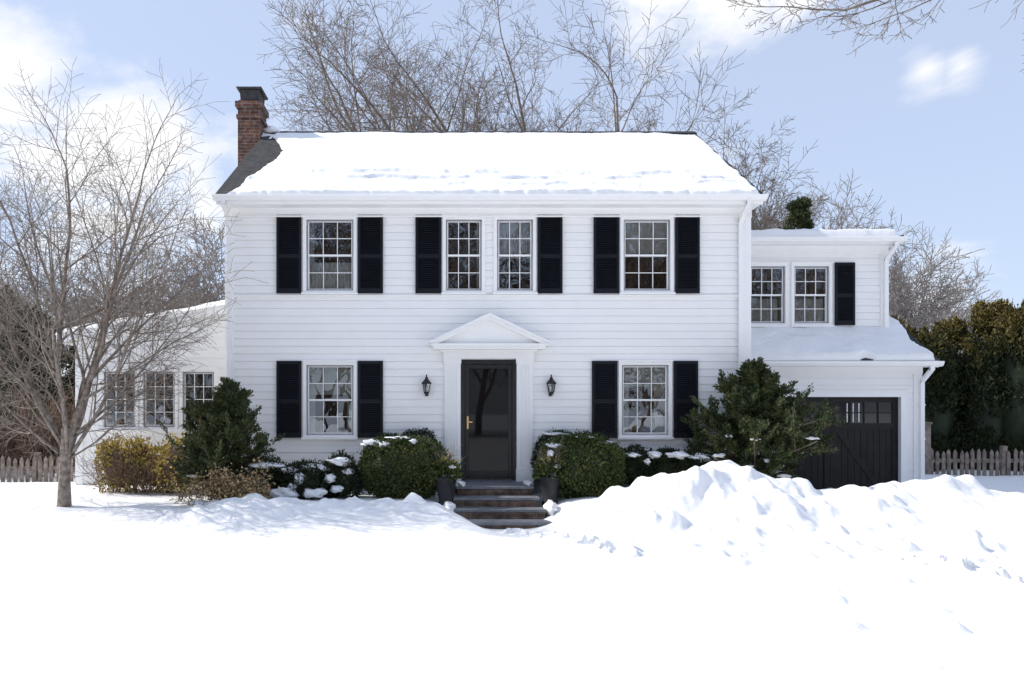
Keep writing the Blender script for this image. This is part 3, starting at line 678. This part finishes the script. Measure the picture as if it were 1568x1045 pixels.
forest('street_trees',[(random.uniform(-1,1)+x,random.uniform(-38,-26),random.uniform(10,16),.22) for x in np.arange(-24,26,2.3)],dict(med,kids=[7,7,6,5],rmin=.02,start=[.2,.2,.2,.2]),BRUSH,9)
# left ornamental tree
P1=dict(levels=4,segs=[5,8,6,5,4],wig=.08,bend=.03,trop=[0,.05,.03,.01,0],kids=[0,9,8,7,5],start=[.3,.15,.15,.15],ang=[(20,40),(24,50),(30,60),(35,65)],ratio=[.7,.50,.55,.55],rmin=.003)
random.seed(21); o=[]
tx,ty=-6.6,-2.0; zb=gz(tx,ty)-.1
o.append(([Vector((tx-.02,ty,zb)),Vector((tx,ty,zb+.12)),Vector((tx+.0,ty,zb+.5)),Vector((tx+.02,ty,zb+.95)),Vector((tx+.05,ty,zb+1.3))],[.15,.105,.088,.085,.09]))
top=Vector((tx+.05,ty,zb+1.22))
for (dx,dy,L_,r_) in ((-.42,.1,3.5,.05),(-.12,-.2,4.4,.055),(.12,.25,4.5,.058),(.36,-.05,4.0,.052),(.7,.15,3.3,.04),(-.8,-.1,3.0,.035),(.2,-.5,3.4,.035),(.0,.4,4.1,.045),(1.3,.1,2.6,.028),(-.25,.1,4.3,.045),(-1.3,0,2.6,.028)):
    grow(o,top+Vector((dx*.1,dy*.1,random.uniform(-.35,.05))),Vector((dx,dy,1)),L_*.97,r_*.85,1,P1)
for z_,dx in ((.8,1.2),(.9,-1.2),(1.05,.9),(1.1,-1.0),(1.2,1.6)):
    grow(o,Vector((tx+.02,ty,zb+z_)),Vector((dx,.1,.6)),1.7,.018,2,P1)
tubes('bare_ornamental_tree',o,BARKL)
# overhanging tree, trunk outside the view to the right
random.seed(33); o=[]
P2=dict(levels=4,segs=[8,6,6,5,4],wig=.08,bend=.02,trop=[.0,.015,.01,.0,-.01],kids=[8,6,5,4],start=[.3,.2,.15],ang=[(20,40),(25,50),(30,60)],ratio=[.34,.5,.5,.5],rmin=.004)
o.append(([Vector((10.5,-3.2,-.3)),Vector((10.4,-3.2,2)),Vector((10.5,-3.3,5)),Vector((10.4,-3.2,8)),Vector((10.6,-3.2,11))],[.22,.18,.16,.12,.06]))
grow(o,Vector((10.45,-3.3,7.6)),Vector((-1,-.05,-.02)),5.0,.05,0,P2)
grow(o,Vector((10.45,-3.3,8.0)),Vector((-1,.2,-.06)),5.9,.05,0,P2)
grow(o,Vector((10.45,-3.3,8.2)),Vector((-.3,.6,.8)),3.0,.07,0,P2)
tubes('overhanging_maple_tree',o,BARK)
# ------------------------------------------------------------------ conifers / junipers
def conifer(name,c,h,prof,nb,per,leaf,mat,spread=.07,rise=.5,seed=1,trunk=None,snow=0,lean=(0,0),sub=12):
    r_=np.random.default_rng(seed); root=empty(name)
    nB=nb//sub
    t_=np.clip((np.arange(nB)+r_.uniform(0,1,nB))/nB,0,1)**1.15; az=np.arange(nB)*2.4+r_.uniform(-.5,.5,nB)
    R=np.interp(t_,[p[0] for p in prof],[p[1] for p in prof])*r_.uniform(.45,1.25,nB)
    base=np.stack([c[0]+lean[0]*t_,c[1]+lean[1]*t_,c[2]+t_*h*.9],1)
    od=np.stack([np.cos(az),np.sin(az),rise+r_.uniform(-.25,.45,nB)],1)
    tip=base+od*R[:,None]
    f=r_.uniform(.3,1.0,(nB,sub)); sb=base[:,None]+(tip-base)[:,None]*f[...,None]
    sd_=od[:,None]*.55+r_.normal(size=(nB,sub,3))*.5+np.array([0,0,.45]); sl_=(R[:,None]*.28+.07)*r_.uniform(.5,1.2,(nB,sub))
    sb=sb.reshape(-1,3); sd_=sd_.reshape(-1,3); se=sb+sd_*sl_.reshape(-1,1)
    n=len(sb); q=r_.beta(1.5,1.2,(n,per))
    C=sb[:,None]+(se-sb)[:,None]*q[...,None]+r_.normal(size=(n,per,3))*spread*(1.0-.5*q[...,None])
    D=sd_[:,None]*.7+r_.normal(size=(n,per,3))*.6+np.array([0,0,.3])
    leaves('needles',C.reshape(-1,3),D.reshape(-1,3),leaf[0],leaf[1],mat,root)
    m=MB(); m.lathe(c[0],c[1],[(trunk or .05,c[2]-.3),((trunk or .05)*.3,c[2]+h*.85)],7)
    for k in range(nB): m.seg(tuple(base[k]),tuple(tip[k]),.016,.016)
    for k in range(0,n,2): m.seg(tuple(sb[k]),tuple(se[k]),.008,.008)
    m.obj('branches',BARK,root)
    if snow:
        qb=MB(); rs=np.random.default_rng(seed+5)
        front=[k for k in range(nB) if od[k][1]<.2 and t_[k]<.8]
        for j in range(snow):
            k=front[j%len(front)]; p=base[k]+(tip[k]-base[k])*rs.uniform(.6,.95)
            qb.blob((p[0],p[1]-.04,p[2]+.08),(rs.uniform(.04,.09),rs.uniform(.04,.07),rs.uniform(.018,.035)),j+40,.3)
        qb.obj('snow_patches',SNOW,root,True)
    return root
conifer('hollywood_juniper_shrub',(-4.4,-1.3,-.05),1.95,[(0,.6),(.15,.70),(.4,.62),(.65,.42),(.85,.24),(1,.1)],640,115,(.05,.011),JUN,.030,.35,3,lean=(.15,0),snow=5,sub=8)
conifer('hollywood_juniper_shrub',(4.45,-.75,.0),2.3,[(0,.75),(.15,.95),(.42,.90),(.62,.60),(.8,.34),(.95,.16),(1,.1)],960,120,(.055,.012),JUN,.034,.35,8,snow=18,sub=8)
conifer('spruce_tree',(10.0,10,0),8.5,[(0,1.8),(1,.15)],700,50,(.16,.02),JUN,.08,.1,9,trunk=.12)
random.seed(40); o=[]
P3=dict(levels=2,segs=[4,4,3],wig=.16,trop=[.0,.0,0],kids=[6,4],start=[.2,.2],ang=[(25,55),(25,55)],ratio=[.55,.5],rmin=.0025)
for k in range(42):
    x=-4.05+random.uniform(-.5,.5); y=-1.95+random.uniform(-.15,.15); grow(o,Vector((x,y,-.1)),Vector((random.uniform(-.8,.8),random.uniform(-.6,.3),1)),random.uniform(.3,.55),.006,0,P3)
root=empty('dry_hydrangea_shrub'); tubes('stems',o,BRUSH,root)
q=np.array([tuple(p[-1]) for p,_ in o]); q=np.repeat(q,2,0)+rng.normal(size=(len(q)*2,3))*.03
leaves('dry_leaves',q,rng.normal(size=q.shape),.05,.016,DEAD,root)
random.seed(41); o=[]
for k in range(80):
    x=random.uniform(-6.8,-5.1); y=-.4+random.uniform(-.2,.25); grow(o,Vector((x,y,-.05)),Vector((random.uniform(-.6,.6),random.uniform(-.5,.3),1)),random.uniform(.4,.8),.007,0,P3)
tubes('euonymus_twigs',o,BRUSH)
def plume_hedge(name,rows,leaf,mat,n=13000,seed=3):
    r_=random.Random(seed); hr=empty(name); Cs=[];Ds=[];cb=MB()
    for (yy_,x0_,x1_,hfn,st_,rr) in rows:
        for x in np.arange(x0_,x1_,st_):
            h=hfn(x)*r_.uniform(.84,1.1); r0=rr*r_.uniform(.85,1.15)
            cx=x+r_.uniform(-.15,.15); cy=yy_+r_.uniform(-.25,.25)
            npl=60; pa=rng.uniform(0,2*np.pi,npl); pt=rng.beta(1.5,1,npl)*.93; pr=r0*np.clip(1-pt,0.02,1)**.45*rng.uniform(.65,1.1,npl)
            pc=np.stack([cx+pr*np.cos(pa),cy+pr*np.sin(pa),-.3+pt*(h+.3)],1); w=rng.integers(0,npl,n)
            v=rng.uniform(-1,1,n); wd=.10*np.sqrt(np.clip(1-v,0,1))
            s_=np.stack([rng.normal(size=n)*wd,rng.normal(size=n)*wd,v*.30+.1],1)
            Cs.append(pc[w]+s_); Ds.append(np.stack([np.cos(pa[w])*.4,np.sin(pa[w])*.4,np.full(n,.9)],1)+rng.normal(size=(n,3))*.45)
            cb.lathe(cx,cy,[(r0*.75,-.3),(r0*.72,h*.4),(r0*.5,h*.68),(.05,h*.85)],9)
    leaves('leaves',np.concatenate(Cs),np.concatenate(Ds),leaf[0],leaf[1],mat,hr); cb.obj('inner_core',YEW,hr,True)  # dark tapered cores added inside the plumes so the hedge stays opaque
plume_hedge('arborvitae_hedge',[(5.0,10.4,17.5,lambda x:3.2+min(.6,max(0,(x-11)*.22)),.8,.72),(6.3,9.9,18,lambda x:3.4+min(.6,max(0,(x-11)*.22)),.8,.72)],(.10,.022),ARB)
plume_hedge('evergreen_hedge',[(5.2,-16,-9.4,lambda x:3.7+.5*math.sin(x*2.1),.9,.9)],(.11,.022),YEW,9000,5)
# ------------------------------------------------------------------ picket fences
def fence(x0,x1,y,top,gate=None):
    m=MB(); x=x0
    while x<x1:
        w=.075; h=top+random.uniform(-.05,.04); tl=random.uniform(-.02,.02); b_=-.7
        m.prism([(x,b_),(x+w,b_),(x+w+tl,h-.07),(x+w/2+tl,h),(x+tl,h-.07)],1,y-.011,y+.011); x+=.128+random.uniform(-.012,.012)
    m.box(x0,x1,y+.012,y+.05,top-.28,top-.2); m.box(x0,x1,y+.012,y+.05,-.15,-.07)
    for x in np.arange(x0,x1,2.3): m.box(x-.05,x+.05,y+.05,y+.15,-.7,top+.08)
    if gate: m.box(gate-.07,gate+.07,y-.07,y+.07,-.7,top+.55); m.box(gate-.09,gate+.09,y-.09,y+.09,top+.55,top+.6)
    return m.obj('picket_fence',WOODG)
fence(-16,-8.0,2.0,.46); fence(9.05,18,3.0,.55,gate=9.6)
# ------------------------------------------------------------------ planters
def planter(x,y,seed):
    root=empty('entry_planter'); m=MB(); z=-.12
    m.lathe(x,y,[(.12,z-.2),(.13,z+.03),(.115,z+.06),(.17,z+.40),(.19,z+.41),(.19,z+.46),(.16,z+.46),(.15,z+.43)],20); m.obj('pot',POT,root,True)
    n=900; d=rng.normal(size=(n,3)); d[:,2]=np.abs(d[:,2])*1.0; d/=np.linalg.norm(d,axis=1,keepdims=True); s_=rng.uniform(.2,1,n)[:,None]
    C=np.array([x,y,z+.42])+d*s_*np.array([.26,.22,.34]); leaves('broad_leaves',C,d+rng.normal(size=(n,3))*.4,.085,.02,BOX,root)
    n=110; d=rng.normal(size=(n,3)); d[:,2]=np.abs(d[:,2])+1; d/=np.linalg.norm(d,axis=1,keepdims=True); s_=rng.uniform(.3,1,n)[:,None]
    leaves('golden_sprigs',np.array([x,y,z+.45])+d*s_*np.array([.3,.2,.36]),d+rng.normal(size=(n,3))*.5,.06,.018,EUO,root)
    o_=[]; random.seed(seed)
    for k in range(12): grow(o_,Vector((x,y,z+.4)),Vector((random.uniform(-.6,.6),random.uniform(-.4,.4),1)),random.uniform(.4,.6),.008,0,dict(P3,levels=1))
    tubes('twigs',o_,BARKL,root)
    q=MB(); q.blob((x+.05,y-.02,z+.47),(.13,.1,.04),seed); q.blob((x+.1,y-.1,z+.62),(.06,.05,.03),seed+1); q.obj('snow_patches',SNOW,root,True)
planter(-.76,-1.25,1); planter(.94,-1.15,2)
# ------------------------------------------------------------------ world
SD=Vector((-.985,.17,0)).normalized(); EL=math.radians(40)
sd=Vector((SD.x*math.cos(EL),SD.y*math.cos(EL),math.sin(EL)))
w=bpy.data.worlds.new('World'); sc.world=w; w.use_nodes=True; nt=w.node_tree; nt.nodes.clear(); L=nt.links.new
o=N(nt,'ShaderNodeOutputWorld'); sky=N(nt,'ShaderNodeTexSky',sky_type='NISHITA'); sky.sun_disc=False; sky.sun_elevation=EL; sky.sun_rotation=math.atan2(sd.x,sd.y)
sky.air_density=1.0; sky.dust_density=.8; sky.ozone_density=2.0
bg=N(nt,'ShaderNodeBackground'); bg.inputs[1].default_value=.15; L(sky.outputs[0],bg.inputs[0])
hz=N(nt,'ShaderNodeBackground'); hz.inputs[0].default_value=(.67,.77,1.0,1); hz.inputs[1].default_value=1.08
mh=N(nt,'ShaderNodeMixShader'); mh.inputs[0].default_value=.66; L(bg.outputs[0],mh.inputs[1]); L(hz.outputs[0],mh.inputs[2])
bg2=N(nt,'ShaderNodeBackground'); bg2.inputs[0].default_value=(.98,.985,1,1); bg2.inputs[1].default_value=1.1
tc=N(nt,'ShaderNodeTexCoord')
mp=N(nt,'ShaderNodeVectorMath',operation='MULTIPLY'); mp.inputs[1].default_value=(1,1,1.9); L(tc.outputs['Generated'],mp.inputs[0])
no=N(nt,'ShaderNodeTexNoise'); no.inputs['Scale'].default_value=4.6; no.inputs['Detail'].default_value=10; no.inputs['Roughness'].default_value=.6; no.inputs['Distortion'].default_value=.35; L(mp.outputs[0],no.inputs['Vector'])
cur=None
for (dx,dz,rad,am) in ((-.39,.34,.17,1.0),(-.55,.44,.15,1.0),(-.46,.24,.18,1.0),(-.30,.27,.15,.85),(-.6,.12,.22,.9),(.27,.56,.12,1.15),(.36,.54,.11,1.2),(.45,.56,.10,1.2),(.605,.425,.045,.8),(.65,.43,.045,.75),(.60,.13,.10,.7)):
    v=Vector((dx,1,dz)).normalized()
    ds=N(nt,'ShaderNodeVectorMath',operation='DISTANCE'); ds.inputs[1].default_value=v; L(tc.outputs['Generated'],ds.inputs[0])
    mr=N(nt,'ShaderNodeMapRange'); mr.inputs[1].default_value=0; mr.inputs[2].default_value=rad; mr.inputs[3].default_value=am; mr.inputs[4].default_value=0; L(ds.outputs['Value'],mr.inputs[0])
    if cur is None: cur=mr.outputs[0]
    else:
        mm=N(nt,'ShaderNodeMath',operation='MAXIMUM'); L(cur,mm.inputs[0]); L(mr.outputs[0],mm.inputs[1]); cur=mm.outputs[0]
a=N(nt,'ShaderNodeMath',operation='MULTIPLY_ADD'); a.inputs[1].default_value=2.8; a.inputs[2].default_value=-1.55; L(no.outputs['Fac'],a.inputs[0])
b_=N(nt,'ShaderNodeMath',operation='ADD'); L(a.outputs[0],b_.inputs[0]); L(cur,b_.inputs[1])
mr=N(nt,'ShaderNodeMapRange',interpolation_type='SMOOTHSTEP'); mr.inputs[1].default_value=.10; mr.inputs[2].default_value=.8; mr.inputs[3].default_value=.0; mr.inputs[4].default_value=.97; L(b_.outputs[0],mr.inputs[0])
mx=N(nt,'ShaderNodeMixShader'); L(mr.outputs[0],mx.inputs[0]); L(mh.outputs[0],mx.inputs[1]); L(bg2.outputs[0],mx.inputs[2]); L(mx.outputs[0],o.inputs[0])
# ------------------------------------------------------------------ sun + camera
sl=bpy.data.lights.new('sun','SUN'); sl.energy=4.8; sl.angle=math.radians(.5); sl.color=(1,.95,.87)
so=bpy.data.objects.new('sun',sl); sc.collection.objects.link(so); so.rotation_euler=sd.to_track_quat('Z','Y').to_euler()
cam=bpy.data.cameras.new('camera'); co=bpy.data.objects.new('camera',cam); sc.collection.objects.link(co)
co.location=(-.79,-14.2,1.45); co.rotation_euler=(math.radians(90),0,0)
cam.lens=28.03; cam.sensor_width=36; cam.shift_x=.0663; cam.shift_y=.0654; cam.clip_end=1000
sc.camera=co
sc.view_settings.view_transform='Standard'; sc.view_settings.look='None'; sc.view_settings.exposure=0
